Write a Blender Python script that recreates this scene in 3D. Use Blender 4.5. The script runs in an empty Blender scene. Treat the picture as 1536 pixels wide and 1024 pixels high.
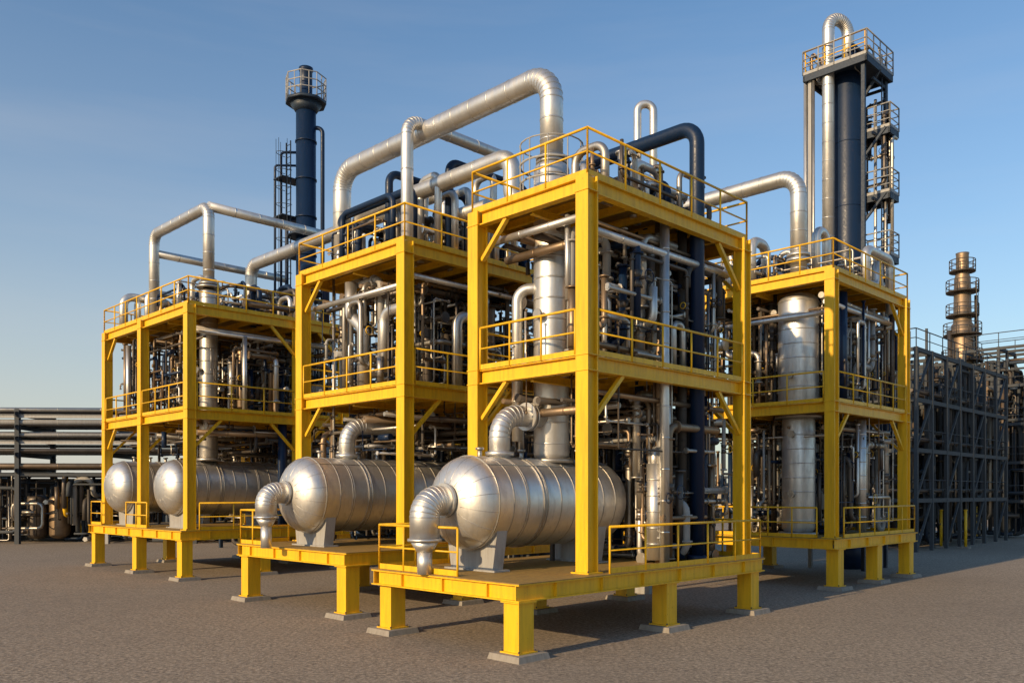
import bpy, math, random
from mathutils import Vector, Matrix
rnd = random.Random(11)
sc = bpy.context.scene
V = Vector
OX, OY = 1.77, 20.1
C45 = math.sqrt(0.5)
def toUV(X, Y):
    dx, dy = X-OX, Y-OY
    return ((dx+dy)*C45, (-dx+dy)*C45)
def toXY(u, v):
    return (OX+(u-v)*C45, OY+(u+v)*C45)

# ------------------------------------------------------------ materials
def newmat(name):
    m = bpy.data.materials.new(name); m.use_nodes = True
    nt = m.node_tree; bs = nt.nodes["Principled BSDF"]
    tc = nt.nodes.new("ShaderNodeTexCoord")
    return m, nt, bs, tc
def noise(nt, vec, scale, detail=5, rough=.6):
    n = nt.nodes.new("ShaderNodeTexNoise"); n.inputs["Scale"].default_value = scale
    n.inputs["Detail"].default_value = detail; n.inputs["Roughness"].default_value = rough
    nt.links.new(vec, n.inputs["Vector"]); return n.outputs["Fac"]
def ramp(nt, fac, stops):
    r = nt.nodes.new("ShaderNodeValToRGB")
    el = r.color_ramp.elements
    while len(el) < len(stops): el.new(.5)
    for e, (p, c) in zip(el, stops):
        e.position = p; e.color = (c[0], c[1], c[2], 1)
    nt.links.new(fac, r.inputs["Fac"]); return r.outputs["Color"]
def mapping(nt, vec, s):
    m = nt.nodes.new("ShaderNodeMapping"); m.inputs["Scale"].default_value = s
    nt.links.new(vec, m.inputs["Vector"]); return m.outputs["Vector"]
def mix(nt, fac, a, b, mode='MIX'):
    m = nt.nodes.new("ShaderNodeMix"); m.data_type = 'RGBA'; m.blend_type = mode
    for s, val in ((m.inputs[0], fac), (m.inputs[6], a), (m.inputs[7], b)):
        if hasattr(val, "links"): nt.links.new(val, s)
        elif isinstance(val, (int, float)): s.default_value = val
        else: s.default_value = (val[0], val[1], val[2], 1)
    return m.outputs[2]
def bump(nt, bs, h, strength, dist=.02):
    b = nt.nodes.new("ShaderNodeBump"); b.inputs["Strength"].default_value = strength
    b.inputs["Distance"].default_value = dist
    nt.links.new(h, b.inputs["Height"]); nt.links.new(b.outputs["Normal"], bs.inputs["Normal"])
def g3(x): return (x, x, x)

def painted(name, col, dark, rough=.42, streak=.55, simple=False, spec=.5):
    m, nt, bs, tc = newmat(name); o = tc.outputs["Object"]
    st = noise(nt, mapping(nt, o, (5, 5, .5)), 1.6, 5, .65)
    f = ramp(nt, st, [(.42, g3(0)), (.75, g3(streak))])
    c3 = mix(nt, f, col, dark)
    bs.inputs["Specular IOR Level"].default_value = spec
    if not simple:
        big = noise(nt, o, .7, 3)
        c2 = mix(nt, ramp(nt, big, [(.35, g3(0)), (.7, g3(.3))]), c3, tuple(x*.75 for x in col))
        spots = noise(nt, o, 14, 3, .7)
        c3 = mix(nt, ramp(nt, spots, [(.66, g3(0)), (.76, g3(.6))]), c2, (.12, .055, .02))
        nt.links.new(ramp(nt, spots, [(.3, g3(rough-.08)), (.7, g3(rough+.2))]), bs.inputs["Roughness"])
        bump(nt, bs, spots, .12, .01)
    else:
        bs.inputs["Roughness"].default_value = rough; bs.inputs["Specular IOR Level"].default_value = .25
    nt.links.new(c3, bs.inputs["Base Color"])
    return m
def metal(name, col, rough, dirt=(.16, .12, .08), met=.95, dirtamt=.5):
    m, nt, bs, tc = newmat(name); o = tc.outputs["Object"]
    a = noise(nt, o, 1.1, 4, .6)
    s = noise(nt, mapping(nt, o, (3, 3, .6)), 2.2, 5, .7)
    c = mix(nt, ramp(nt, a, [(.35, g3(0)), (.7, g3(.6))]), col, tuple(x*.64 for x in col))
    c = mix(nt, ramp(nt, s, [(.5, g3(0)), (.8, g3(dirtamt))]), c, dirt)
    nt.links.new(c, bs.inputs["Base Color"])
    bs.inputs["Metallic"].default_value = met
    nt.links.new(ramp(nt, s, [(.3, g3(rough)), (.8, g3(rough+.2))]), bs.inputs["Roughness"])
    bump(nt, bs, noise(nt, o, 3.2, 3, .5), .2, .025)
    return m
YEL = painted("yellow_paint", (.87, .50, .010), (.42, .21, .012))
BLU = painted("navy_paint", (.005, .020, .060), (.010, .020, .034), .38, .4, spec=.35)
DBL = painted("dark_blue_steel", (.016, .032, .058), (.02, .02, .02), .5)
FAR = painted("far_dark_steel", (.060, .070, .080), (.07, .05, .035), .7, .5, True)
GRY = painted("grey_steel", (.36, .36, .35), (.16, .12, .09), .5)
DRK = painted("dark_steel", (.05, .042, .034), (.08, .045, .02), .55)
DEK = painted("deck_plate", (.34, .21, .05), (.14, .09, .04), .6, .8)
CON = painted("concrete", (.30, .27, .23), (.15, .125, .10), .85, .7)
SIL = metal("aluminium_cladding", (.75, .73, .69), .37, (.28, .235, .18), .88, .48)
STL = metal("steel_pipe", (.52, .485, .43), .36, met=.9)
BRN = metal("weathered_pipe", (.32, .23, .15), .42, met=.8)
DPI = metal("dark_pipe", (.13, .11, .095), .42, met=.7)
PGR = painted("light_grey_pipe", (.36, .35, .33), (.2, .16, .11), .45)

# ------------------------------------------------------------ builders
class MB:
    def __init__(s): s.v = []; s.f = []; s.sm = []
    def hexa(s, pts):
        b = len(s.v); s.v += [tuple(p) for p in pts]
        for q in ((0,3,2,1),(4,5,6,7),(0,1,5,4),(1,2,6,5),(2,3,7,6),(3,0,4,7)):
            s.f.append(tuple(b+i for i in q)); s.sm.append(False)
    def box(s, u0, u1, v0, v1, z0, z1):
        s.hexa([(u0,v0,z0),(u1,v0,z0),(u1,v1,z0),(u0,v1,z0),(u0,v0,z1),(u1,v0,z1),(u1,v1,z1),(u0,v1,z1)])
    def beam(s, p0, p1, w, h, up=(0,0,1)):
        p0 = V(p0); p1 = V(p1); t = (p1-p0).normalized(); up = V(up)
        if abs(t.dot(up)) > .98: up = V((1,0,0))
        a = t.cross(up).normalized(); b = a.cross(t).normalized()
        a = a*(w/2); b = b*(h/2)
        s.hexa([p0-a-b, p0+a-b, p0+a+b, p0-a+b, p1-a-b, p1+a-b, p1+a+b, p1-a+b])
    def ibeam(s, p0, p1, w, h, up=(0,0,1), tf=.03, tw=.02):
        p0 = V(p0); p1 = V(p1); t = (p1-p0).normalized(); up = V(up)
        a = t.cross(up).normalized(); b = a.cross(t).normalized()
        d = b*(h/2-tf/2)
        s.beam(p0+d, p1+d, w, tf, up); s.beam(p0-d, p1-d, w, tf, up)
        s.beam(p0, p1, tw, h-2*tf, up)
    def tube(s, pts, r, seg=12, R=None, n=5, band=0, cap=True, elbow=False):
        pts = [V(p) for p in pts]
        if R is None: R = r*2.6
        path = [pts[0]]; arcs = []
        for i in range(1, len(pts)-1):
            a, c, d = pts[i-1], pts[i], pts[i+1]
            t1 = (a-c); t2 = (d-c); l1 = t1.length; l2 = t2.length
            t1.normalize(); t2.normalize()
            ang = t1.angle(t2)
            if ang > 3.1: path.append(c); continue
            cut = min(R/math.tan(ang/2), l1*.49, l2*.49)
            rr = cut*math.tan(ang/2)
            q1 = c+t1*cut
            bis = (t1+t2).normalized(); cen = c+bis*(rr/math.sin(ang/2))
            v1 = q1-cen; ax = v1.cross(c+t2*cut-cen).normalized(); tot = math.pi-ang
            for k in range(n+1):
                p = cen+(Matrix.Rotation(tot*k/n, 3, ax) @ v1)
                path.append(p); arcs.append(len(path)-1)
        path.append(pts[-1])
        N = len(path); T = []
        for i in range(N):
            a = path[max(i-1,0)]; b = path[min(i+1,N-1)]
            d = b-a
            T.append(d.normalized() if d.length > 1e-9 else V((0,0,1)))
        nrm = T[0].orthogonal().normalized()
        base = len(s.v)
        cs = [(math.cos(2*math.pi*k/seg), math.sin(2*math.pi*k/seg)) for k in range(seg)]
        for i in range(N):
            if i > 0:
                q = T[i-1].rotation_difference(T[i]); nrm = q @ nrm
            nrm = (nrm-T[i]*nrm.dot(T[i])).normalized(); bn = T[i].cross(nrm)
            for c_, s_ in cs:
                p = path[i]+nrm*(r*c_)+bn*(r*s_); s.v.append((p.x,p.y,p.z))
        for i in range(N-1):
            for k in range(seg):
                k2 = (k+1) % seg
                s.f.append((base+i*seg+k, base+i*seg+k2, base+(i+1)*seg+k2, base+(i+1)*seg+k)); s.sm.append(True)
        if cap:
            s.f.append(tuple(base+k for k in range(seg-1,-1,-1))); s.sm.append(False)
            s.f.append(tuple(base+(N-1)*seg+k for k in range(seg))); s.sm.append(False)
        if elbow:
            for i in arcs: s.cyl(path[i]-T[i]*.016, path[i]+T[i]*.016, r+.007, seg)
        if band:
            for i in range(N-1):
                d = path[i+1]-path[i]; L = d.length
                if L < band: continue
                m = int(L/band)
                for k in range(1, m+1):
                    p = path[i]+d*(k/(m+1)); t = d/L
                    s.cyl(p-t*.02, p+t*.02, r+.009, seg)
        return path
    def cyl(s, p0, p1, r, seg=12, r2=None):
        p0 = V(p0); p1 = V(p1); t = (p1-p0).normalized(); a = t.orthogonal().normalized(); b = t.cross(a)
        if r2 is None: r2 = r
        base = len(s.v)
        for p, rr in ((p0, r), (p1, r2)):
            for k in range(seg):
                an = 2*math.pi*k/seg
                q = p+a*(rr*math.cos(an))+b*(rr*math.sin(an)); s.v.append((q.x,q.y,q.z))
        for k in range(seg):
            k2 = (k+1) % seg
            s.f.append((base+k, base+k2, base+seg+k2, base+seg+k)); s.sm.append(True)
        s.f.append(tuple(base+k for k in range(seg-1,-1,-1))); s.sm.append(False)
        s.f.append(tuple(base+seg+k for k in range(seg))); s.sm.append(False)
    def revolve(s, o, axis, prof, seg=48):
        o = V(o); t = V(axis).normalized(); a = t.orthogonal().normalized(); b = t.cross(a)
        base = len(s.v)
        for x, r in prof:
            for k in range(seg):
                an = 2*math.pi*k/seg
                q = o+t*x+a*(r*math.cos(an))+b*(r*math.sin(an)); s.v.append((q.x,q.y,q.z))
        for i in range(len(prof)-1):
            for k in range(seg):
                k2 = (k+1) % seg
                s.f.append((base+i*seg+k, base+i*seg+k2, base+(i+1)*seg+k2, base+(i+1)*seg+k)); s.sm.append(True)
    def ring(s, c, axis, R, r, n=14, m=6, a0=0, a1=2*math.pi):
        c = V(c); t = V(axis).normalized(); a = t.orthogonal().normalized(); b = t.cross(a)
        s.tube([c+a*(R*math.cos(a0+(a1-a0)*k/n))+b*(R*math.sin(a0+(a1-a0)*k/n)) for k in range(n+1)], r, m, R=.001, n=1, cap=False)

class Group:
    def __init__(s, name, ou, ov, oz=0):
        s.name = name; s.o = (ou, ov, oz); s.parts = {}
    def __call__(s, part, mat):
        k = (part, mat.name)
        if k not in s.parts: s.parts[k] = (MB(), mat)
        return s.parts[k][0]
    def done(s):
        e = bpy.data.objects.new(s.name, None)
        x, y = toXY(s.o[0], s.o[1])
        e.location = (x, y, s.o[2]); e.rotation_euler = (0, 0, math.radians(45)); e.empty_display_size = .5
        sc.collection.objects.link(e)
        for (part, mn), (b, mat) in s.parts.items():
            if not b.f: continue
            me = bpy.data.meshes.new(part)
            ou, ov, oz = s.o
            me.from_pydata([(p[0]-ou, p[1]-ov, p[2]-oz) for p in b.v], [], b.f)
            me.polygons.foreach_set("use_smooth", b.sm)
            me.materials.append(mat); me.update()
            ob = bpy.data.objects.new(part, me); sc.collection.objects.link(ob); ob.parent = e
        return e

# ------------------------------------------------------------ element helpers
def rail(b, pts, sp=1.5, h=1.1, r=.029, mid=1, toe=True, closed=False):
    pts = [V(p) for p in pts]
    if closed: pts.append(pts[0])
    for i in range(len(pts)-1):
        a, c = pts[i], pts[i+1]; d = c-a; L = d.length; n = max(1, round(L/sp))
        for k in range(n+1):
            p = a+d*(k/n)
            b.tube([p, p+V((0,0,h))], r, 6)
        b.tube([a+V((0,0,h)), c+V((0,0,h))], r*1.15, 6)
        for m in range(mid):
            z = h*(m+1)/(mid+1)
            b.tube([a+V((0,0,z)), c+V((0,0,z))], r*.85, 6)
        if toe: b.beam(a+V((0,0,.07)), c+V((0,0,.07)), .012, .13)
def ladder(b, p, z0, z1, ax=(1,0,0), out=(0,1,0), cage=True):
    p = V(p); ax = V(ax); out = V(out)
    for s_ in (-.22, .22):
        q = p+ax*s_; b.beam((q.x,q.y,z0), (q.x,q.y,z1+1.0), .05, .05)
    z = z0+.3
    while z < z1+.9:
        a = p-ax*.22; c = p+ax*.22
        b.beam((a.x,a.y,z), (c.x,c.y,z), .025, .025); z += .32
    if cage:
        z = z0+2.3
        while z < z1+1:
            pts = []
            for k in range(9):
                an = math.pi*k/8
                q = p+ax*(.36*math.cos(an))+out*(.7*math.sin(an)); pts.append((q.x,q.y,z))
            b.tube(pts, .018, 5, R=.001, n=1); z += .9
        for k in (1, 3, 5, 7):
            an = math.pi*k/8; q = p+ax*(.36*math.cos(an))+out*(.7*math.sin(an))
            b.tube([(q.x,q.y,z0+2.3), (q.x,q.y,z1+1)], .014, 5)
def valve(g, p, t, r):
    p = V(p); t = V(t).normalized()
    b = g("valves", DPI)
    b.cyl(p-t*r*2, p, r*1.5, 10, r*.9); b.cyl(p, p+t*r*2, r*.9, 10, r*1.5)
    out = V((0,0,1)) if abs(t.z) < .5 else V((0,-1,0)) if rnd.random() < .6 else V((-1,0,0))
    b.cyl(p, p+out*r*3.6, r*.35, 6)
    g("handwheels", BLU if rnd.random() < .5 else YEL).ring(p+out*r*3.6, out, r*1.7, .013, 12, 5)
PM = [SIL, SIL, STL, STL, STL, BRN, BRN, BRN, DPI, DPI, DRK, BLU, BLU, PGR]
RM = [SIL, SIL, STL, STL, BRN, DPI, BLU, BLU]
def route(g, bnd, n, avoid=None, rs=(.03,.04,.05,.06,.08,.11), lod=1, mats=PM, vert=.55, part="pipework"):
    (u0,u1),(v0,v1),(z0,z1) = bnd
    lo = (u0,v0,z0); hi = (u1,v1,z1)
    done = 0; tries = 0
    while done < n and tries < n*6:
        tries += 1
        p = [rnd.uniform(u0,u1), rnd.uniform(v0,v1), rnd.uniform(z0,z1)]
        r = rnd.choice(rs); m = rnd.choice(mats)
        pts = [V(p)]; last = -1
        for k in range(rnd.randint(1, 5)):
            ax = 2 if (last != 2 and rnd.random() < vert) else rnd.choice([a for a in (0,1,2) if a != last])
            if ax == last: continue
            tgt = rnd.uniform(lo[ax], hi[ax])
            if abs(tgt-p[ax]) < 5*r: tgt = lo[ax] if p[ax]-lo[ax] > hi[ax]-p[ax] else hi[ax]
            if ax != 2 and abs(tgt-p[ax]) > 3: tgt = p[ax]+math.copysign(rnd.uniform(.6,3), tgt-p[ax])
            if abs(tgt-p[ax]) < 4*r: continue
            p[ax] = tgt; pts.append(V(p)); last = ax
        if len(pts) < 2: continue
        if avoid:
            bad = False
            for i in range(len(pts)-1):
                for k in range(9):
                    if avoid(pts[i].lerp(pts[i+1], k/8), r): bad = True; break
                if bad: break
            if bad: continue
        seg = (6 if r < .045 else 8 if r < .09 else 12) if lod == 1 else 5
        b = g(part, m)
        b.tube(pts, r, seg, n=4 if lod == 1 else 2)
        if lod == 1:
            for i in range(len(pts)-1):
                d = pts[i+1]-pts[i]; L = d.length
                if L > 9*r:
                    t = d/L
                    for q in (pts[i]+t*(3.2*r if i else .03), pts[i+1]-t*(3.2*r if i < len(pts)-2 else .03)):
                        if rnd.random() < .75:
                            b.cyl(q-t*.022, q+t*.022, r*1.55+.008, max(8, seg))
                    if L > 18*r and rnd.random() < .4 and r > .035:
                        valve(g, pts[i].lerp(pts[i+1], rnd.uniform(.35,.65)), t, r)
        done += 1
def drum(g, u, v, z0, z1, r, mat=SIL, part="vessel_shell", band=.8, seg=28):
    b = g(part, mat)
    h = r*.5
    prof = [(0, .001)]+[(h*(1-math.cos(math.pi/2*k/5)), r*math.sin(math.pi/2*k/5)) for k in range(1,6)]
    L = z1-z0
    prof += [(L-h*(1-math.cos(math.pi/2*k/5)), r*math.sin(math.pi/2*k/5)) for k in range(5,0,-1)]+[(L, .001)]
    b.revolve((u,v,z0), (0,0,1), prof, seg)
    z = z0+h+band/2
    while z < z1-h:
        b.cyl((u,v,z-.02), (u,v,z+.02), r+.012, seg); z += band

def tank(u0, u1, v, zc, r, deckz, nozzle=True, top=None, nr=.30, drop=1.0):
    g = Group("horizontal_pressure_vessel", u0, v, deckz)
    b = g("shell", SIL)
    hd = r*.62; prof = []
    for k in range(13):
        a = math.pi/2*k/12
        prof.append((u0-hd*math.cos(a), max(.001, r*math.sin(a)**.92)))
    prof += [(u0+(u1-u0)*k/8, r) for k in range(1,8)]
    for k in range(12,-1,-1):
        a = math.pi/2*k/12
        prof.append((u1+hd*math.cos(a), max(.001, r*math.sin(a)**.92)))
    b.revolve((0,v,zc), (1,0,0), prof, 64)
    bd = g("cladding_bands", STL)
    ks = [0, .5, .95, 1.02, 1.55, 1.62, 1.69, 2.2, 2.75, 3.3, 3.36, 3.9, 4.4, 4.9]
    for k in ks:
        if u0+k < u1: bd.cyl((u0+k-.012,v,zc), (u0+k+.016,v,zc), r+.010+(.014 if k in (1.55,1.69,0) else 0), 64)
    for k in range(16):
        an = 2*math.pi*(k+.5)/16
        pts = []
        for j in range(3, 13):
            a = math.pi/2*j/12; rr = r*math.sin(a)**.92+.0
            pts.append((u0-hd*math.cos(a), v+rr*math.cos(an), zc+rr*math.sin(an)))
        bd.tube(pts, .007, 5, R=.001, n=1)
    bd.cyl((u0-hd*.93,v,zc), (u0-hd*.90,v,zc), r*.36, 32)
    for an in (.5, 2.2):
        bd.beam((u0,v+math.cos(an)*(r+.004),zc+math.sin(an)*(r+.004)), (u1,v+math.cos(an)*(r+.004),zc+math.sin(an)*(r+.004)), .03, .012)
    s = g("saddles", GRY)
    for us in (u0+.3, u1-.6):
        a = .17
        s.hexa([(us-a,v-.66*r,deckz),(us+a,v-.66*r,deckz),(us+a,v+.66*r,deckz),(us-a,v+.66*r,deckz),
                (us-a,v-.84*r,zc-.40*r),(us+a,v-.84*r,zc-.40*r),(us+a,v+.84*r,zc-.40*r),(us-a,v+.84*r,zc-.40*r)])
        s.box(us-.26, us+.26, v-r*.8, v+r*.8, deckz, deckz+.04)
    if nozzle:
        n_ = g("nozzle", SIL); rr = nr*r/1.13
        zl = zc+.05*r
        ue = u0-hd-.56*r
        n_.tube([(u0-hd*.8,v,zl), (ue,v,zl), (ue,v,zl-drop*r)], rr, 28, R=.5*r, n=8, elbow=True)
        n_.cyl((u0-hd-.08,v,zl), (u0-hd-.01,v,zl), rr*1.18, 28)
        n_.cyl((ue,v,zl-drop*r-.06), (ue,v,zl-drop*r), rr*1.14, 28)
        n_.cyl((ue,v,zl-drop*r-.32), (ue,v,zl-drop*r-.06), rr*.5, 24, rr*.97)
        n_.cyl((ue,v,deckz), (ue,v,zl-drop*r-.3), rr*.5, 18)
    n2 = g("fittings", STL)
    for k in range(4):
        uu = u0+.6+k*.75
        if uu < u1: n2.cyl((uu,v+.2,zc+r*.9), (uu,v+.2,zc+r+.22), .06, 10); n2.cyl((uu,v+.2,zc+r+.18), (uu,v+.2,zc+r+.24), .11, 12)
    if top: top(g)
    g.done()

def footing(g, u, v, zt, w=.45):
    b = g("support_legs", YEL)
    b.box(u-w/2, u+w/2, v-w/2, v+w/2, .16, zt)
    b.box(u-w/2-.06, u+w/2+.06, v-w/2-.06, v+w/2+.06, .13, .16)
    b.box(u-w/2-.05, u+w/2+.05, v-w/2-.05, v+w/2+.05, zt-.03, zt-.002)
    c = g("footings", CON)
    c.hexa([(u-.49,v-.49,-.05),(u+.49,v-.49,-.05),(u+.49,v+.49,-.05),(u-.49,v+.49,-.05),
            (u-.44,v-.44,.13),(u+.44,v-.44,.13),(u+.44,v+.44,.13),(u-.44,v+.44,.13)])
    for a in (-1,1):
        for d in (-1,1): g("bolts", DRK).cyl((u+a*.25,v+d*.25,.13), (u+a*.25,v+d*.25,.2), .02, 6)

def module(us, vs, deck, zd, zm, zr, legs, avoid, nclut, seed, rail_front, roofn=30):
    global rnd
    rnd = random.Random(seed)
    g = Group("process_module", us[0], vs[0], 0)
    f = g("steel_frame", YEL)
    du0,du1,dv0,dv1 = deck
    H = .37
    zb = zd-.02
    for v in (dv0+.1, dv1-.1): f.ibeam((du0,v,zb-H/2), (du1,v,zb-H/2), .2, H)
    for u in (du0+.1, du1-.1): f.ibeam((u,dv0+.2,zb-H/2), (u,dv1-.2,zb-H/2), .2, H-.004)
    nj = int((du1-du0)/1.3)
    for k in range(1, nj):
        u = du0+.1+(du1-du0-.2)*k/nj
        f.ibeam((u,dv0+.2,zb-.14), (u,dv1-.2,zb-.14), .12, .24)
    k = du0+1.2
    while k < du1-.3:
        f.box(k-.008, k+.008, dv0+.012, dv0+.088, zb-H+.03, zb-.03); k += 1.6
    k = dv0+1.0
    while k < dv1-.3:
        f.box(du0+.012, du0+.088, k-.008, k+.008, zb-H+.03, zb-.03); k += 1.5
    g("deck_plate", DEK).box(du0-.01, du1+.01, dv0-.01, dv1+.01, zb+.002, zd)
    for (u,v) in legs: footing(g, u, v, zb-H)
    cw = .38
    for u in us:
        for v in vs:
            b = f
            b.box(u-cw/2, u-cw/2+.035, v-cw/2, v+cw/2, zd, zr)
            b.box(u+cw/2-.035, u+cw/2, v-cw/2, v+cw/2, zd, zr)
            b.box(u-cw/2+.035, u+cw/2-.035, v-.10, v-.07, zd, zr-.003)
            b.box(u-cw/2+.035, u+cw/2-.035, v+.07, v+.10, zd, zr-.003)
            b.box(u-.27, u+.27, v-.27, v+.27, zd, zd+.035)
            for zz in (zm-H, zm, zr-H):
                b.box(u-cw/2-.02, u+cw/2+.02, v-cw/2-.02, v+cw/2+.02, zz-.012, zz+.012)
            for a in (-.2,.2):
                for c_ in (-.2,.2): g("bolts", DRK).cyl((u+a*1.1,v+c_*1.1,zd+.03), (u+a*1.1,v+c_*1.1,zd+.075), .02, 6)
    for z in (zm, zr):
        for v in vs:
            for i in range(len(us)-1): f.ibeam((us[i]+cw/2,v,z-H/2), (us[i+1]-cw/2,v,z-H/2), .22, H)
        for u in us:
            for i in range(len(vs)-1): f.ibeam((u,vs[i]+cw/2,z-H/2), (u,vs[i+1]-cw/2,z-H/2), .22, H)
        n = int((us[-1]-us[0])/1.0)
        for k in range(1, n):
            u = us[0]+(us[-1]-us[0])*k/n
            for i in range(len(vs)-1): f.ibeam((u,vs[i]+.12,z-.14), (u,vs[i+1]-.12,z-.14), .1, .2)
        for i in range(len(vs)-1):
            vm = (vs[i]+vs[i+1])/2
            f.ibeam((us[0]+.12,vm,z-.34), (us[-1]-.12,vm,z-.34), .12, .2)
        fl = g("floor_grating", DEK)
        fl.box(us[0]+.12, us[-1]-.12, vs[0]+.12, vs[-1]-.12, z-.038, z-.004)
    for z in (zm-H, zr-H):
        L = 1.15
        for v in vs:
            for i in range(len(us)-1):
                if z < zm: f.beam((us[i]+cw/2,v,z-L), (us[i]+cw/2+L,v,z), .12, .1)
                f.beam((us[i+1]-cw/2,v,z-L), (us[i+1]-cw/2-L,v,z), .12, .1)
        for u in us[1:]:
            f.beam((u,vs[0]+cw/2,z-L), (u,vs[0]+cw/2+L,z), .12, .1)
        f.beam((us[0],vs[-1]-cw/2,z-L*.8), (us[0],vs[-1]-cw/2-L*.8,z), .12, .1)
    r_ = g("handrails", YEL)
    a, b_, c, d = us[0]-.1, us[-1]+.1, vs[0]-.1, vs[-1]+.1
    rail(r_, [(a,c,zr),(b_,c,zr),(b_,d,zr),(a,d,zr)], closed=True, sp=1.35)
    for i in range(len(us)-1):
        rail(r_, [(us[i]+.25,vs[0]-.14,zm),(us[i+1]-.25,vs[0]-.14,zm)], sp=1.3)
        rail(r_, [(us[i]+.25,vs[-1]+.14,zm),(us[i+1]-.25,vs[-1]+.14,zm)], sp=1.6)
    for i in range(len(vs)-1):
        rail(r_, [(us[0]-.14,vs[i]+.25,zm),(us[0]-.14,vs[i+1]-.25,zm)], sp=1.3)
        rail(r_, [(us[-1]+.14,vs[i]+.25,zm),(us[-1]+.14,vs[i+1]-.25,zm)], sp=1.6)
    rail(r_, [(us[0]+.3,dv0+.1,zd),(du1-.1,dv0+.1,zd),(du1-.1,dv1-.1,zd)], sp=1.35)
    for seg_ in rail_front: rail(r_, seg_, sp=1.0)
    for z in (zm-H-.35, zr-H-.35):
        for k in range(5):
            v = vs[0]+.55+(vs[-1]-vs[0]-1.0)*k/4+rnd.uniform(-.15,.15); rr = rnd.choice((.05,.07,.09,.12))
            g("header_pipes", rnd.choice((STL,BRN,BRN,DPI,DPI))).tube([(us[0]+.5,v,z+rnd.uniform(-.2,0)), (us[-1]-.3,v,z-.1)], rr, 12, band=1.4)
        for k in range(3):
            u = us[0]+.8+(us[-1]-us[0]-1.3)*k/2; rr = rnd.choice((.05,.08,.11))
            g("header_pipes", rnd.choice((STL,BRN,DPI))).tube([(u,vs[0]+.3,z-.45), (u,vs[-1]-.3,z-.45)], rr, 12, band=1.4)
    for k in range(7):
        u = rnd.uniform(us[0]+2.4, us[-1]-.6); v = rnd.uniform(vs[0]+1.2, vs[-1]-.6); rr = rnd.uniform(.16,.38)
        if not avoid(V((u,v,zd+1)), rr):
            drum(g, u, v, zd+rnd.uniform(.2,.6), zm-H-rnd.uniform(.5,1.8), rr, rnd.choice((SIL,STL,BRN,DPI)), "small_drums", .6, 20)
        u = rnd.uniform(us[0]+1.8, us[-1]-.6); v = rnd.uniform(vs[0]+1.0, vs[-1]-.6)
        if not avoid(V((u,v,zm+1)), rr):
            drum(g, u, v, zm+.3, zr-H-rnd.uniform(.6,2.2), rr*.8, rnd.choice((STL,BRN,BRN,DPI)), "small_drums", .6, 20)
    for k in range(6):
        u = rnd.uniform(us[0]+.8, us[-1]-.8); v = rnd.uniform(vs[0]+.5, vs[-1]-.8); z = rnd.choice((zd+1.0, zm+1.0))
        if not avoid(V((u,v,z+.3)), .3):
            g("junction_boxes", PGR).box(u-.2, u+.2, v-.1, v+.1, z, z+.6)
    for z in (zd+2.4, zm+2.1):
        g("inner_steel", DRK).box(us[0]+2.5, us[-1]-.3, vs[-1]-.9, vs[-1]-.5, z, z+.08)
        for k in range(6):
            u = us[0]+2.2+(us[-1]-us[0]-2.6)*k/5
            g("inner_steel", DRK).box(u-.05, u+.05, vs[-1]-.75, vs[-1]-.65, zd if z < zm else zm, (zm if z < zm else zr)-H)
    lo = (us[0]+.25, us[-1]-.2); lv = (vs[0]+.25, vs[-1]-.2)
    route(g, (lo, lv, (zd+.1, zm-H-.2)), nclut, avoid)
    route(g, (lo, lv, (zm+.05, zr-H-.2)), int(nclut*1.15), avoid, vert=.65)
    route(g, (lo, lv, (zd+.1, zr-H-.2)), 45, avoid, rs=(.015,.02,.025), vert=.6, part="small_bore_tubing")
    for k in range(24):
        u = rnd.uniform(*lo); v = rnd.uniform(*lv)
        z0, z1 = rnd.choice(((zd,zm-.1),(zm,zr-.1),(zd,zr-.1)))
        rr = rnd.choice((.05,.07,.1,.13))
        if avoid(V((u,v,z0+1)), rr+.1) or avoid(V((u,v,zd+2)), rr+.1): continue
        g("risers", rnd.choice(PM)).tube([(u,v,z0),(u,v,z1)], rr, 14, band=.9)
    route(g, ((us[0]+.4,us[-1]-.3),(vs[0]+.3,vs[-1]-.3),(zr+.05,zr+1.5)), roofn, avoid, vert=.5, part="roof_pipework", mats=RM)
    for k in range(roofn//3):
        u = rnd.uniform(us[0]+1.2, us[-1]-1.5); v = rnd.uniform(vs[0]+.4, vs[-1]-.4); h = rnd.uniform(.9,2.2); rr = rnd.choice((.06,.08,.11,.13))
        L = rnd.uniform(.5,1.2)
        e = (u+L,v) if rnd.random() < .5 else (u,min(v+L,vs[-1]-.2))
        g("roof_loops", rnd.choice((SIL,SIL,STL,BLU))).tube([(u,v,zr-.1),(u,v,zr+h),(e[0],e[1],zr+h),(e[0],e[1],zr-.1)], rr, 14, R=min(L*.49,rr*3), n=7)
    return g

def av(cyls, tanks):
    def f(p, r):
        for (u,v,R) in cyls:
            if (p.x-u)**2+(p.y-v)**2 < (R+r+.03)**2: return True
            du, dv = u-p.x, v-p.y      # access clearance on the open side
            s_ = du*.76+dv*.65; o_ = abs(-du*.65+dv*.76)
            if 0 < s_ < 2.6 and o_ < R*.8+r: return True
        for (u0,u1,v,z,R) in tanks:
            if u0-1.3 < p.x < u1+.9 and (p.y-v)**2+(p.z-z)**2 < (R+r+.05)**2: return True
            if p.x < u0+1.2 and abs(p.y-v) < R+.3 and p.z < z+R+.4: return True
            if u0-1 < p.x < u1 and p.y < v and p.z < z+R+.1: return True
        return False
    return f

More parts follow.
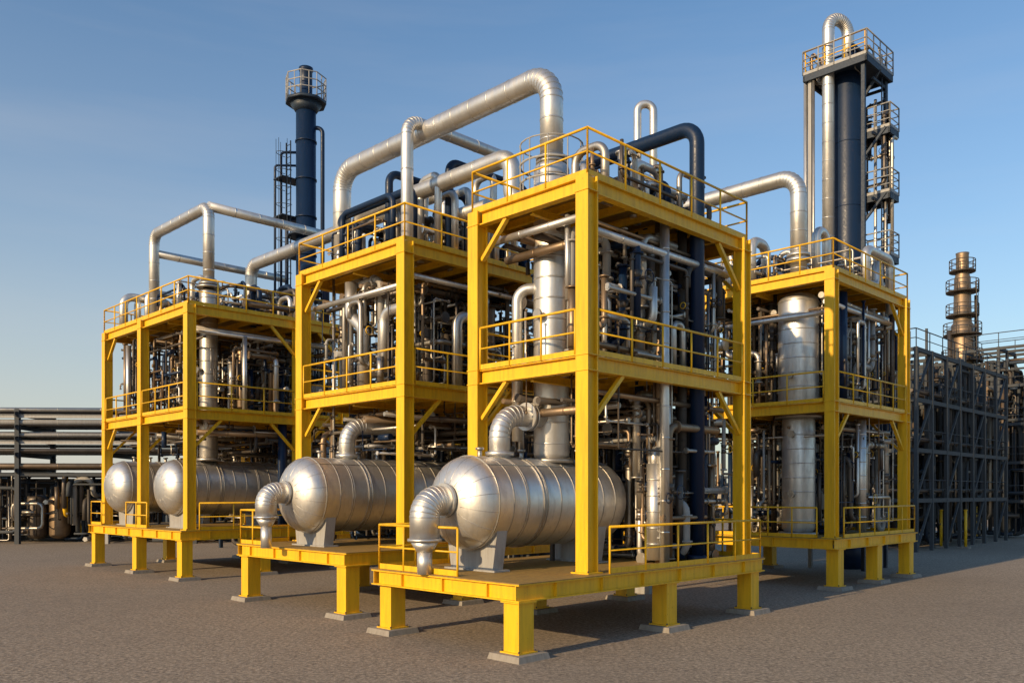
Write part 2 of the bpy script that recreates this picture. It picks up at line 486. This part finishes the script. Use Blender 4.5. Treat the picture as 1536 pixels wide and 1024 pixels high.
# ------------------------------------------------------------ modules
VA = (1.45, 2.45)
aA = av([(VA[0],VA[1],.48)], [(-1.5,3.2,2.55,3.27,1.14)])
gA = module([0,7.1], [0,3.8], (-2.85,7.45,-.55,4.65), 1.61, 6.76, 10.98,
            [(-2.6,-.3),(-2.45,4.3),(2.8,-.25),(2.8,4.3),(7.1,-.2),(7.1,4.3)], aA, 135, 3,
            [[(-2.7,1.55,1.61),(-2.7,4.52,1.61),(-.4,4.52,1.61)]], 32)
b = gA("main_pipes", BLU)
b.tube([(5.2,.32,1.75),(5.2,.32,13.85),(5.2,4.6,13.85),(5.2,4.6,11.0)], .21, 20, R=.5, n=8)
gA("pipe_flanges", BLU).cyl((5.2,.32,1.62), (5.2,.32,1.76), .32, 20)
b = gA("silver_risers", SIL)
b.tube([(3.1,.75,6.8),(3.1,.75,10.4)], .14, 18, band=.5)
b.tube([(3.65,.75,6.8),(3.65,.75,10.4)], .15, 18, band=.5)
b.tube([(3.55,.6,1.7),(3.55,.6,4.3)], .21, 18, band=.5)
b.tube([(3.55,.6,4.2),(3.55,.6,4.6),(4.1,.6,5.0),(4.1,.6,6.5)], .13, 16, n=6)
b.tube([(.35,.25,9.9),(6.7,.25,9.9)], .1, 14, band=1.5)
b.tube([(.3,.4,10.2),(.3,3.5,10.2)], .1, 14, band=1.5)
b.tube([(.45,1.0,10.4),(.45,1.0,8.3)], .07, 12)
b.tube([(.9,3.2,4.9),(.9,3.2,9.0),(1.4,2.5,9.0)], .15, 18, band=.6, R=.35, n=7)
b.tube([(1.4,.6,6.8),(1.4,.6,8.0),(2.4,.6,8.0),(2.4,.6,6.8)], .07, 12)
b.tube([(4.3,.5,6.8),(4.3,.5,8.2),(4.75,.5,8.2),(4.75,.5,6.8)], .09, 14, R=.2, n=7)
b = gA("blue_pipes", BLU)
b.tube([(4.55,.45,1.7),(4.55,.45,3.2),(4.9,.9,3.2),(4.9,.9,1.7)], .14, 16, R=.25, n=6)
b.tube([(5.9,.6,1.7),(5.9,.6,6.3)], .16, 16)
b.tube([(5.5,1.0,1.7),(5.5,1.0,6.3)], .1, 16)
b.tube([(2.5,3.5,4.6),(2.5,3.5,5.9),(4.0,3.5,5.9)], .13, 14)
b.tube([(4.3,1.9,11.0),(4.3,1.9,12.5),(4.3,3.0,12.5),(4.3,3.0,11.0)], .12, 16, R=.3, n=7)
gA.done()

def vcol(u, v, z0, z1, r, mat=SIL):
    g = Group("separator_column", u, v, z0)
    drum(g, u, v, z0, z1, r, mat, "shell", .55, 40)
    b = g("nozzles", STL)
    z = z0+1.6
    while z < min(z1-.5, 10.3):
        b.cyl((u-r*.9,v-.1,z), (u-r-.2,v-.1,z), .08, 14); b.cyl((u-r-.15,v-.1,z), (u-r-.21,v-.1,z), .14, 16); z += 2.3
    b.cyl((u,v,z0-.0), (u,v,z0+.12), r+.12, 30)
    return g
g = vcol(VA[0], VA[1], 4.3, 12.4, .48)
cu, cv = VA
b = g("top_flanges", STL)
for z in (12.3, 12.42): b.cyl((cu,cv,z), (cu,cv,z+.08), .42, 30)
r_ = g("access_platform", GRY)
r_.ring((cu,cv,12.25), (0,0,1), .85, .03, 20, 6); r_.ring((cu,cv,12.8), (0,0,1), .85, .02, 20, 6); r_.ring((cu,cv,11.75), (0,0,1), .85, .03, 20, 6)
for k in range(10):
    an = 2*math.pi*k/10; r_.tube([(cu+.85*math.cos(an),cv+.85*math.sin(an),10.98),(cu+.85*math.cos(an),cv+.85*math.sin(an),12.8)], .02, 6)
g.done()
g = Group("overhead_pipeline", cu, cv, 12.4)
g("cladded_pipe", SIL).tube([(cu,cv,12.4),(cu,cv,14.78),(cu,12.4,14.78),(cu,12.4,11.0)], .31, 28, R=.72, n=8, band=.8, elbow=True)
g("flanges", STL).cyl((cu,12.4,11.1),(cu,12.4,11.25),.44,24)
g.done()
def topA(g):
    b = g("transfer_pipe", SIL)
    b.tube([(-.4,2.55,4.3),(-.4,2.55,5.5),(1.1,2.47,5.5)], .27, 24, R=.6, n=8, elbow=True)
    b.cyl((-.4,2.55,4.45),(-.4,2.55,4.55),.37,24); b.cyl((.5,2.5,5.5),(.58,2.5,5.5),.37,24); b.cyl((.63,2.5,5.5),(.69,2.5,5.5),.37,24)
tank(-1.5, 3.2, 2.55, 3.27, 1.14, 1.61, top=topA, nr=.35, drop=.78)

# Module 2
aB = av([(1.5,8.4,.2)], [(-1.2,4.9,10.4,3.45,1.15)])
gB = module([.3,7.3], [7.33,13.05], (-2.05,7.6,6.95,13.3), 1.85, 6.76, 11.05,
            [(-1.75,7.3),(-1.75,12.9),(2.6,7.3),(2.6,12.9),(7.2,7.3),(7.2,12.9)], aB, 145, 5,
            [[(-1.95,11.6,1.85),(-1.95,13.2,1.85),(-.2,13.2,1.85)]], 75)
b = gB("main_pipes", SIL)
b.tube([(.7,7.75,6.8),(.7,7.75,14.95),(5.2,7.75,14.95),(5.2,7.75,11.0)], .19, 20, R=.45, n=7, band=1.2, elbow=True)
b.tube([(2.0,12.2,11.0),(2.0,12.2,13.3),(2.0,4.5,13.3),(2.0,4.5,11.8),(2.9,3.4,11.8)], .26, 20, R=.5, n=7, band=1.0)
b.tube([(3.0,12.6,11.0),(3.0,12.6,12.6),(3.0,6.6,12.6)], .2, 20, R=.5, n=7, band=1.0)
b.tube([(.9,8.0,7.0),(.9,8.0,9.3),(.9,9.2,9.3),(.9,9.2,7.4)], .17, 18, R=.4, n=7)
b.tube([(.8,10.2,6.8),(.8,10.2,8.9),(.8,10.9,9.4),(.8,10.9,10.5)], .2, 18, R=.4, n=7)
b.tube([(2.6,7.6,6.8),(2.6,7.6,9.2),(3.6,7.6,9.2)], .17, 18, R=.35, n=7)
b.tube([(.6,7.6,9.9),(.6,12.8,9.9)], .09, 14); b.tube([(.6,7.7,10.2),(6.8,7.7,10.2)], .09, 14)
for k,(u,v,h) in enumerate(((1.9,7.7,13.6),(2.6,7.7,13.2),(3.3,7.8,13.5),(4.0,7.7,13.2),(2.3,9.3,13.7),(4.6,8.0,14.4),(3.4,10.2,14.2))):
    b.tube([(u,v,11.0),(u,v,h),(u+.1,v+1.0,h),(u+.1,v+1.0,11.0)], .12, 16, R=.3, n=7)
b = gB("blue_pipes", BLU)
b.tube([(1.3,12.3,11.0),(1.3,12.3,13.1),(1.3,8.2,13.1),(1.3,8.2,11.0)], .13, 16, R=.35, n=7)
b.tube([(1.4,9.6,11.0),(1.4,9.6,14.0),(4.9,9.6,14.0),(4.9,9.6,11.0)], .13, 16, R=.35, n=7)
b.tube([(1.1,10.9,11.0),(1.1,10.9,12.5),(3.4,10.9,12.5),(3.4,10.9,11.0)], .12, 16, R=.3, n=7)
b.tube([(2.7,8.1,11.0),(2.7,8.1,14.3),(6.3,8.1,14.3),(6.3,8.1,11.0)], .14, 16, R=.35, n=7)
b.tube([(.8,8.6,11.0),(.8,8.6,12.9),(.8,11.4,12.9),(.8,11.4,11.0)], .1, 14, R=.3, n=7)
gB.done()
def topB(g):
    b = g("transfer_pipe", SIL)
    b.tube([(.3,10.4,4.5),(.3,10.4,5.7),(2.2,10.2,5.7)], .26, 22, R=.58, n=8, elbow=True)
    b.cyl((.3,10.4,4.66),(.3,10.4,4.76),.36,22)
tank(-1.2, 4.9, 10.4, 3.45, 1.17, 1.85, top=topB, nr=.31, drop=.6)

# Module 3
VC = (1.4, 22.6)
aC = av([(VC[0],VC[1],.4)], [(.1,4.6,23.1,3.75,1.18),(-.1,4.2,28.3,3.8,1.2)])
gC = module([-.35,4.6,7.0], [20.6,25.3,29.6], (-.85,7.4,20.25,30.7), 2.0, 6.9, 11.15,
            [(-.55,20.6),(-.55,25.2),(-.55,30.2),(2.9,20.6),(2.9,30.2),(7.0,20.6),(7.0,25.2),(7.0,30.2)], aC, 145, 8,
            [[(-.75,23.9,2),(-.75,26.2,2)],[(-.75,29.2,2),(-.75,30.55,2),(.8,30.55,2)]], 50)
b = gC("main_pipes", SIL)
b.tube([(1.4,28.4,11.1),(1.4,28.4,16.0),(1.4,22.6,16.0),(1.4,22.6,12.4)], .24, 20, R=.5, n=7, band=1.0, elbow=True)
b.tube([(1.4,22.62,16.0),(8.5,22.62,16.0)], .21, 20, band=1.2)
b.tube([(1.4,28.4,15.1),(8.5,28.4,15.1)], .19, 20, band=1.2)
b.tube([(.3,29.3,11.1),(.3,29.3,13.0),(2.6,29.3,13.0),(2.6,29.3,11)], .2, 18, R=.45, n=7)
b.tube([(1.3,28.9,11.1),(1.3,28.9,13.3),(4.6,28.9,13.3)], .16, 18, R=.45, n=7)
b.tube([(0,27.9,6.9),(0,27.9,10.4)], .12, 16)
b.tube([(.0,20.95,10.2),(6.6,20.95,10.2)], .09, 14); b.tube([(2.2,20.9,6.9),(2.2,20.9,10.2)], .1, 14)
gC("blue_pipes", BLU).tube([(4.0,20.9,2.0),(4.0,20.9,6.6)], .2, 16)
gC("blue_pipes", BLU).tube([(5.0,21.0,11),(5.0,21.0,13.8),(6.3,21.0,13.8),(6.3,21.0,11)], .17, 16, R=.4)
gC.done()
g = vcol(VC[0], VC[1], 4.9, 12.4, .38, STL)
for z, rr in ((12.4,.5),(12.55,.42),(12.7,.34)): g("top_flanges", STL).cyl((VC[0],VC[1],z), (VC[0],VC[1],z+.1), rr, 24)
g.done()
tank(.1, 4.6, 23.1, 3.75, 1.18, 2.0, nozzle=False)
tank(-.1, 4.2, 28.3, 3.8, 1.2, 2.0, nozzle=False)
g = Group("overhead_pipeline", 6, 26, 15)
g("cladded_pipe", SIL).tube([(6.0,27.5,11.2),(6.0,27.5,15.2),(6.0,12.2,15.2),(6.0,12.2,11.0)], .3, 20, R=.6, n=7, band=1.3, elbow=True)
g.done()

# Module 4
VD = (15.9, 2.6)
aD = av([(VD[0],VD[1],.74)], [])
gD = module([14.7,21.6], [.72,6.9], (14.2,22.0,.3,7.2), 1.87, 6.85, 11.65,
            [(14.7,.6),(14.7,6.8),(18.2,.6),(18.2,6.8),(21.5,.6),(21.5,6.8)], aD, 145, 9, [[(14.3,1.1,1.87),(14.3,6.9,1.87)]], 50)
b = gD("main_pipes", SIL)
b.tube([(15.9,2.6,11.5),(15.9,2.6,15.9),(15.9,9.5,15.9),(15.9,9.5,6.0)], .31, 22, R=.75, n=8, band=.9, elbow=True)
b.cyl((15.9,2.6,12.5),(15.9,2.6,12.62),.45,22); b.cyl((15.9,2.6,12.7),(15.9,2.6,12.8),.45,22)
b.tube([(15.3,4.3,11.6),(15.3,4.3,13.6),(16.5,4.3,13.6),(16.5,4.3,11.6)], .2, 18, R=.45, n=7)
b.tube([(17.0,2.4,11.6),(17.0,2.4,14.0),(17.9,2.4,14.0),(17.9,2.4,11.6)], .17, 18, R=.42, n=7)
b.tube([(18.6,1.1,11.6),(18.6,1.1,13.3),(21.1,1.1,13.3),(21.1,1.1,11.0)], .18, 18, R=.4, n=7)
b.tube([(15.0,1.1,10.6),(21.2,1.1,10.6)], .1, 14); b.tube([(15.0,1.1,10.2),(15.0,6.5,10.2)], .1, 14)
b.tube([(18.4,1.2,2),(18.4,1.2,6.4)], .2, 18, band=.6)
gD("blue_pipes", BLU).tube([(16.6,1.2,6.9),(16.6,1.2,11.2)], .22, 18)
gD.done()
g = vcol(VD[0], VD[1], 1.87, 6.6, .62, SIL); g.done()
g = vcol(VD[0], VD[1], 6.4, 11.3, .76, SIL); g.done()

g = Group("vent_pipe", 8.5, 6, 0)
g("pipe", SIL).tube([(9.05,5.25,0),(9.05,5.25,17.3),(9.45,4.85,17.3),(9.45,4.85,11)], .14, 16, R=.27, n=8)
g("base_support", GRY).box(8.7,9.8,4.5,5.6,0,.3)
g.done()

# ------------------------------------------------------------ towers
def plat(g, u, v, z, r0, du0, du1, dv0, dv1, rm=GRY):
    b = g("platforms", DBL)
    b.box(u+du0, u+du1, v+dv0, v+dv1, z-.06, z)
    for a in (du0, du1-.1): b.box(u+a, u+a+.1, v+dv0, v+dv1, z-.3, z-.062)
    for a in (dv0, dv1-.1): b.box(u+du0, u+du1, v+a, v+a+.1, z-.3, z-.064)
    b.beam((u+du1,v,z-.2), (u+r0*.9,v,z-1.5), .1, .1)
    b.beam((u,v+dv0,z-.2), (u,v-r0*.9,z-1.5), .1, .1)
    rail(g("platform_rails", rm), [(u+du0,v+dv0,z),(u+du1,v+dv0,z),(u+du1,v+dv1,z),(u+du0,v+dv1,z)], closed=True, sp=.8, mid=2)

tu, tv = toUV(15.8, 40.0)
g = Group("distillation_tower", tu, tv, 0)
drum(g, tu, tv, 0, 23.4, .70, BLU, "shell", 3.0, 32)
g("skirt", BLU).cyl((tu,tv,0), (tu,tv,1.5), .9, 24)
hw = 1.25
fr = g("support_frame", DBL)
for a, c in ((-hw,-hw),(hw,-hw),(hw,hw)):
    fr.box(tu+a-.08, tu+a+.08, tv+c-.08, tv+c+.08, 0, 23)
g("support_frame_light", GRY).box(tu-hw-.08, tu-hw+.08, tv+hw-.08, tv+hw+.08, 0, 23)
for z in (14.5, 17.4, 20.4, 22.9):
    fr.beam((tu+hw,tv-hw,z-.41), (tu+hw,tv+hw,z-.41), .1, .12); fr.beam((tu-hw*.2,tv-hw,z-.4), (tu+hw,tv-hw,z-.4), .1, .12)
plat(g, tu, tv, 23.1, .66, -1.5, 1.5, -1.5, 1.5)
rail(g("yellow_rails", YEL), [(tu-1.45,tv-1.4,23.1),(tu-1.45,tv+1.4,23.1)], sp=.9)
for z in (20.4, 17.4, 14.5):
    plat(g, tu, tv, z, .66, .5, 1.55, -1.75, -.3)
ladder(g("ladder", DBL), (tu+.9,tv-1.3,0), 12, 22.9, (1,0,0), (0,-1,0), False)
p = g("risers", SIL)
p.tube([(tu-1.1,tv+.45,11.0),(tu-1.1,tv+.45,25.6),(tu-.0,tv+.0,25.6),(tu,tv,23.3)], .27, 22, R=.62, n=8, band=.9, elbow=True)
p.tube([(tu+.95,tv-.9,8),(tu+.95,tv-.9,22)], .07, 12, band=2); p.tube([(tu-1.0,tv+1.6,8),(tu-1.0,tv+1.6,23.5)], .1, 12)
g("risers", STL).tube([(tu-1.35,tv+1.05,8),(tu-1.35,tv+1.05,23)], .06, 10)
p.ring((tu+.9,tv-.9,24.2), (0,1,0), .55, .04, 18, 6, 0, math.pi)
route(g, ((tu-1.2,tu+1.2),(tv-1.2,tv+1.2),(22.9,24.3)), 14)
route(g, ((tu+.7,tu+1.5),(tv-1.7,tv-.3),(13,22)), 12, vert=.8, mats=[DPI,DBL,STL])
route(g, ((tu-2,tu+2),(tv-2,tv+2),(6,14)), 50, vert=.8)
g.done()

tu, tv = toUV(-10.9, 45.0)
g = Group("distillation_tower", tu, tv, 0)
b = g("shell", BLU)
b.revolve((tu,tv,0), (0,0,1), [(0,.8),(9,.8),(9.1,.52),(24.4,.52),(24.5,.33),(25.75,.33),(25.8,.37),(25.95,.37),(25.96,.28),(25.0,.001)], 32)
for k in range(8): b.cyl((tu,tv,10+2*k), (tu,tv,10.08+2*k), .565, 28)
b2 = g("platforms", DBL)
b2.cyl((tu,tv,24.05), (tu,tv,24.2), 1.08, 8); b2.cyl((tu,tv,23.6), (tu,tv,24.05), .54, 20, .85)
b2.cyl((tu,tv,17.0), (tu,tv,17.08), .95, 24); b2.cyl((tu,tv,14.0), (tu,tv,14.08), .95, 24)
r_ = g("platform_rails", GRY)
for h in (.4,.8,1.2): r_.ring((tu,tv,24.2+h), (0,0,1), 1.06, .03, 8, 6)
for k in range(16):
    an = 2*math.pi*k/16; q = 1.06 if k % 2 == 0 else 1.06*math.cos(math.pi/8)
    r_.tube([(tu+q*math.cos(an),tv+q*math.sin(an),24.2),(tu+q*math.cos(an),tv+q*math.sin(an),25.4)], .026, 6)
ladder(g("ladder", DBL), (tu-.75,tv+.5,0), 10, 21, (0,1,0), (-1,0,0))
p = g("risers", BLU)
for (a, c, zt, rr) in ((-.95,.9,21.5,.07),(-1.2,1.1,20.8,.06),(.62,-.62,22.8,.11),(-.7,.75,18,.1)):
    p.tube([(tu+a,tv+c,6),(tu+a,tv+c,zt),(tu,tv,zt)], rr, 12)
for z in (12,14,16,18,20): g("brackets", DBL).box(tu-1.3,tu,tv+.2,tv+1.1,z,z+.05)
route(g, ((tu-2.6,tu+1.8),(tv-2.2,tv+2.2),(3,14.0)), 110, vert=.85, lod=1)
g.done()

# ------------------------------------------------------------ background plants
def lattice(name, u0, u1, v0, v1, levels, nu, nv, mat, npipes, pz, braces=True, hv=.2, mats=PM, rails=True, rs=(.06,.1,.15,.2), rmat=DBL):
    g = Group(name, u0, v0, 0); f = g("steel_frame", mat)
    for i in range(nu+1):
        for j in range(nv+1):
            u = u0+(u1-u0)*i/nu; v = v0+(v1-v0)*j/nv
            f.box(u-hv/2, u+hv/2, v-hv/2, v+hv/2, 0, levels[-1])
    for z in levels:
        for j in range(nv+1):
            v = v0+(v1-v0)*j/nv; f.box(u0, u1, v-hv*.4, v+hv*.4, z-hv*1.3, z-.01)
        for i in range(nu+1):
            u = u0+(u1-u0)*i/nu; f.box(u-hv*.4, u+hv*.4, v0, v1, z-hv*1.2, z-.02)
        if rails: rail(g("handrails", rmat), [(u0,v0,z),(u1,v0,z),(u1,v1,z),(u0,v1,z)], closed=True, sp=2.2, toe=False, r=.03)
    if braces:
        zz = [0]+list(levels)
        for i in range(0, nu, 2):
            for k in range(len(zz)-1):
                f.beam((u0+(u1-u0)*i/nu,v0,zz[k]), (u0+(u1-u0)*(i+1)/nu,v0,zz[k+1]), .12, .12)
    route(g, ((u0,u1),(v0,v1),pz), npipes, lod=2, rs=rs, mats=mats, vert=.5)
    return g
rnd = random.Random(21)
FM = [FAR, FAR, FAR, DPI, DRK, DBL, BRN]
DM = [DPI, DPI, DRK, STL, BRN, DBL, PGR]
u0, v0 = toUV(24.0, 50.5)
g = lattice("refinery_structure", u0, u0+18, v0, v0+9, (3.2,6.2,9.2,12.2), 7, 2, FAR, 400, (.3,12.4), mats=FM+[STL,FAR], rmat=FAR, rs=(.05,.08,.11,.16))
b = g("long_lines", DPI)
for z in (3.5,6.6,9.5):
    for k in range(5): b.tube([(u0,v0+.3+k*.7,z+.15),(u0+18,v0+.3+k*.7,z+.15)], .13, 8)
g("equipment_blocks", FAR).box(u0+1,u0+16,v0+5.5,v0+8.5,0,8.6)
for k in range(5):
    b = g("upper_masts", FAR); uu = u0+1.5+k*3.1
    b.box(uu-.07,uu+.07,v0+2,v0+2.14,12.2,13.4+(k*7%3)*.6)
g.done()
u1, v1 = toUV(38.6, 66.5)
g = lattice("refinery_structure", u1, u1+4.5, v1-2, v1+3, (3,6,9,12,15), 2, 2, FAR, 110, (.3,14), mats=FM, rmat=FAR)
g.done()
u1, v1 = toUV(62, 100)
g = lattice("refinery_structure", u1-6, u1+12, v1-2, v1+3, (3,6,9), 4, 2, FAR, 90, (.3,9), mats=FM, rmat=FAR)
g.done()
su, sv = toUV(37.6, 71)
g = Group("chimney_stack", su, sv, 0)
b = g("shell", BRN)
b.revolve((su,sv,0), (0,0,1), [(0,1.4),(8,1.3),(12,1.05),(14.2,.95),(17.5,.85),(17.7,.7),(21.4,.62),(21.8,.5),(23.3,.48),(23.5,.52),(23.6,.001)], 28)
for z, rr in ((14.4,1.3),(16.6,1.2),(18.2,1.0),(20.2,1.0),(21.9,.75)):
    g("platforms", DRK).cyl((su,sv,z), (su,sv,z+.12), rr+.25, 20)
    for h in (.5,1.0): g("platform_rails", DRK).ring((su,sv,z+h), (0,0,1), rr+.22, .04, 16, 5)
    for k in range(10):
        an = 2*math.pi*k/10; g("platform_rails", DRK).cyl((su+(rr+.22)*math.cos(an),sv+(rr+.22)*math.sin(an),z), (su+(rr+.22)*math.cos(an),sv+(rr+.22)*math.sin(an),z+1), .035, 5)
g("pipes", DPI).tube([(su-1.2,sv+.6,5),(su-1.2,sv+.6,17)], .18, 10); g("pipes", DPI).tube([(su+.8,sv-.8,5),(su+.8,sv-.8,20)], .13, 10)
ladder(g("ladder", DRK), (su-.2,sv-1.2,0), 5, 20, (1,0,0), (0,-1,0), False)
g.done()

def rotgroup(g, ang, X, Y):
    e = g.done(); e.location = (X, Y, 0); e.rotation_euler = (0, 0, ang)
g = Group("pipe_rack", 0, 0, 0)
f = g("steel_frame", FAR)
for i in range(9):
    x = i*6.0
    for y in (0, 5):
        (g("light_columns", GRY) if i % 2 == 0 and y == 0 else f).ibeam((x,y,0), (x,y,9.3), .3, .3, up=(0,1,0))
    for z in (5.2,6.3,7.4,8.2,9.1): f.ibeam((x,-.4,z-.15), (x,5.4,z-.15), .2, .3)
for y in (0,5):
    for z in (4.9,7.1,8.9): (f if z == 4.9 else g("light_beams", GRY)).ibeam((0,y,z-.1), (48,y,z-.1), .15, .24)
for z in (5.2,6.3,7.4,8.2,9.1):
    for k in range(7):
        y = .2+k*.72; rr = (.13,.2,.16,.2,.12,.18,.15)[(k*3+int(z)) % 7]
        g("pipe_runs", (PGR,STL,PGR,BRN,STL,DPI,GRY)[(k+int(z*2)) % 7]).tube([(-2,y,z+rr),(50,y,z+rr)], rr, 12, band=3)
rnd = random.Random(5)
route(g, ((0,48),(.5,5),(.2,4.8)), 330, lod=2, mats=FM+[STL,YEL,DPI,PGR], rs=(.05,.08,.12,.18))
for k in range(9):
    x = rnd.uniform(2,46); drum(g, x, 3, .2, 3.4, .7, rnd.choice((DRK,BRN,DPI)), "drums", 1, 18)
g("low_cabinets", DRK).box(0,48,5.6,6.4,0,4.6)
rotgroup(g, math.radians(3), -64, 57)

rnd = random.Random(31)
g = Group("distant_refinery", 0, 0, 0)
f = g("steel_frame", FAR)
x = -150
while x < 170:
    w = rnd.uniform(8,20); h = rnd.uniform(4,8.5) if x < 60 else rnd.uniform(4,10)
    y = rnd.uniform(0,25)
    n = int(w/3.5)
    for i in range(n+1):
        for yy in (y, y+6): f.box(x+w*i/n-.15, x+w*i/n+.15, yy-.15, yy+.15, 0, h)
    for z in (h*.33, h*.66, h):
        for yy in (y, y+6): f.box(x, x+w, yy-.12, yy+.12, z-.35, z)
    g("blocks", FAR).box(x+.5, x+w-.5, y+2, y+5, 0, h*.8)
    for k in range(2):
        xx = x+rnd.uniform(0,w); rr = rnd.uniform(.4,1.5); hh = h*rnd.uniform(.8,1.3)
        g("columns", rnd.choice((GRY,DPI,BRN))).cyl((xx,y-1,0),(xx,y-1,hh),rr,14)
    route(g, ((x,x+w),(y,y+6),(.5,h)), 40, lod=2, mats=DM, rs=(.1,.15,.25))
    x += w+rnd.uniform(0,6)
rotgroup(g, 0, 0, 112)

rnd = random.Random(41)
u0, v0 = 10.0, 9.0
g = lattice("process_unit", u0, u0+9, v0, v0+16, (4.5,8.5), 3, 5, DBL, 330, (.3,9.0), mats=FM+[STL,BRN], rs=(.06,.1,.14))
g.done()
g = lattice("process_unit", 10.0, 18, 27, 39, (4.5,8.0), 3, 4, DBL, 150, (.3,7.6), mats=FM+[STL,BRN], rs=(.06,.1,.14))
g.done()
for (X, Y, h) in ((27.5,54.5,2.4),(28.8,54,2.4),(36,66,2.4)):
    u, v = toUV(X, Y); g = Group("guard_post", u, v, 0)
    g("post", YEL).cyl((u,v,0), (u,v,h), .09, 10); g("cap", YEL).cyl((u,v,h), (u,v,h+.06), .12, 10); g("foot", CON).box(u-.25,u+.25,v-.25,v+.25,0,.12)
    g.done()

# ------------------------------------------------------------ ground
me = bpy.data.meshes.new("ground")
S = 1500
me.from_pydata([(-S,-S,0),(S,-S,0),(S,S,0),(-S,S,0)], [], [(0,1,2,3)])
gm, nt, bs, tc = newmat("gravel_asphalt"); o = tc.outputs["Object"]
fine = noise(nt, o, 10, 6, .85); med = noise(nt, o, 1.8, 6, .72); big = noise(nt, o, .09, 6, .6)
vor = nt.nodes.new("ShaderNodeTexVoronoi"); vor.inputs["Scale"].default_value = 11; nt.links.new(o, vor.inputs["Vector"])
c = ramp(nt, fine, [(.36, (.08,.063,.048)), (.5, (.28,.228,.172)), (.64, (.62,.51,.39))])
c = mix(nt, ramp(nt, big, [(.36, g3(0)), (.64, g3(.5))]), c, (.19,.155,.12))
c = mix(nt, ramp(nt, med, [(.45, g3(0)), (.72, g3(.4))]), c, (.40,.33,.25))
stones = ramp(nt, vor.outputs["Distance"], [(.08, g3(.5)), (.26, g3(0))])
c = mix(nt, stones, c, (.50,.43,.34))
nt.links.new(c, bs.inputs["Base Color"]); bs.inputs["Roughness"].default_value = .88
bs.inputs["Specular IOR Level"].default_value = .25
hsum = nt.nodes.new("ShaderNodeMath"); hsum.operation = 'ADD'; nt.links.new(fine, hsum.inputs[0]); nt.links.new(med, hsum.inputs[1])
bump(nt, bs, hsum.outputs[0], .7, .035)
me.materials.append(gm)
sc.collection.objects.link(bpy.data.objects.new("ground", me))

# ------------------------------------------------------------ light, sky, camera
SD = V((-.70, -.71, 0)).normalized(); EL = math.radians(20)
w = bpy.data.worlds.new("World"); sc.world = w; w.use_nodes = True
nt = w.node_tree; bg = nt.nodes["Background"]
sky = nt.nodes.new("ShaderNodeTexSky"); sky.sky_type = 'NISHITA'; sky.sun_disc = False
sky.sun_elevation = EL; sky.sun_rotation = math.atan2(SD.x, SD.y) % (2*math.pi)
sky.air_density = 1.3; sky.dust_density = .6; sky.ozone_density = 3.0
tc = nt.nodes.new("ShaderNodeTexCoord")
mp = mapping(nt, tc.outputs["Generated"], (1.0, 1.0, 9))
cl = noise(nt, mp, 1.3, 7, .55)
f = ramp(nt, cl, [(.52, g3(0)), (.85, g3(.14))])
c = mix(nt, 1.0, sky.outputs["Color"], (.98, 1.16, 1.30), 'MULTIPLY')
c = mix(nt, f, c, (6.5, 6.0, 5.6))
# low-level haze: thickest at the horizon, thicker towards the sun side (-X)
sx = nt.nodes.new("ShaderNodeSeparateXYZ"); nt.links.new(tc.outputs["Generated"], sx.inputs[0])
hz = ramp(nt, sx.outputs["Z"], [(0.0, g3(.62)), (.12, g3(.40)), (.28, g3(.14)), (.5, g3(.01))])
side = nt.nodes.new("ShaderNodeMapRange"); side.inputs[1].default_value = .7; side.inputs[2].default_value = -.7
side.inputs[3].default_value = .6; side.inputs[4].default_value = 1.45; nt.links.new(sx.outputs["X"], side.inputs[0])
mm = nt.nodes.new("ShaderNodeMath"); mm.operation = 'MULTIPLY'; mm.use_clamp = True
nt.links.new(hz, mm.inputs[0]); nt.links.new(side.outputs[0], mm.inputs[1])
c = mix(nt, mm.outputs[0], c, (5.5, 5.15, 4.75))
nt.links.new(c, bg.inputs["Color"]); bg.inputs["Strength"].default_value = .12
L = bpy.data.lights.new("sun", 'SUN'); L.energy = 5.0; L.angle = math.radians(.6); L.color = (1, .73, .42)
lo = bpy.data.objects.new("sun", L); sc.collection.objects.link(lo)
d = V((SD.x*math.cos(EL), SD.y*math.cos(EL), math.sin(EL)))
lo.rotation_euler = d.to_track_quat('Z', 'Y').to_euler(); lo.location = (-30,-30,30)
cam = bpy.data.cameras.new("camera"); co = bpy.data.objects.new("camera", cam); sc.collection.objects.link(co)
co.location = (0, 0, 3.5); co.rotation_euler = (math.radians(90), 0, 0)
cam.lens = 29.9; cam.sensor_width = 36; cam.shift_y = .148; cam.clip_end = 4000
sc.camera = co
sc.view_settings.view_transform = 'Standard'; sc.view_settings.look = 'None'; sc.view_settings.exposure = 0
print("faces", sum(len(m.polygons) for m in bpy.data.meshes))
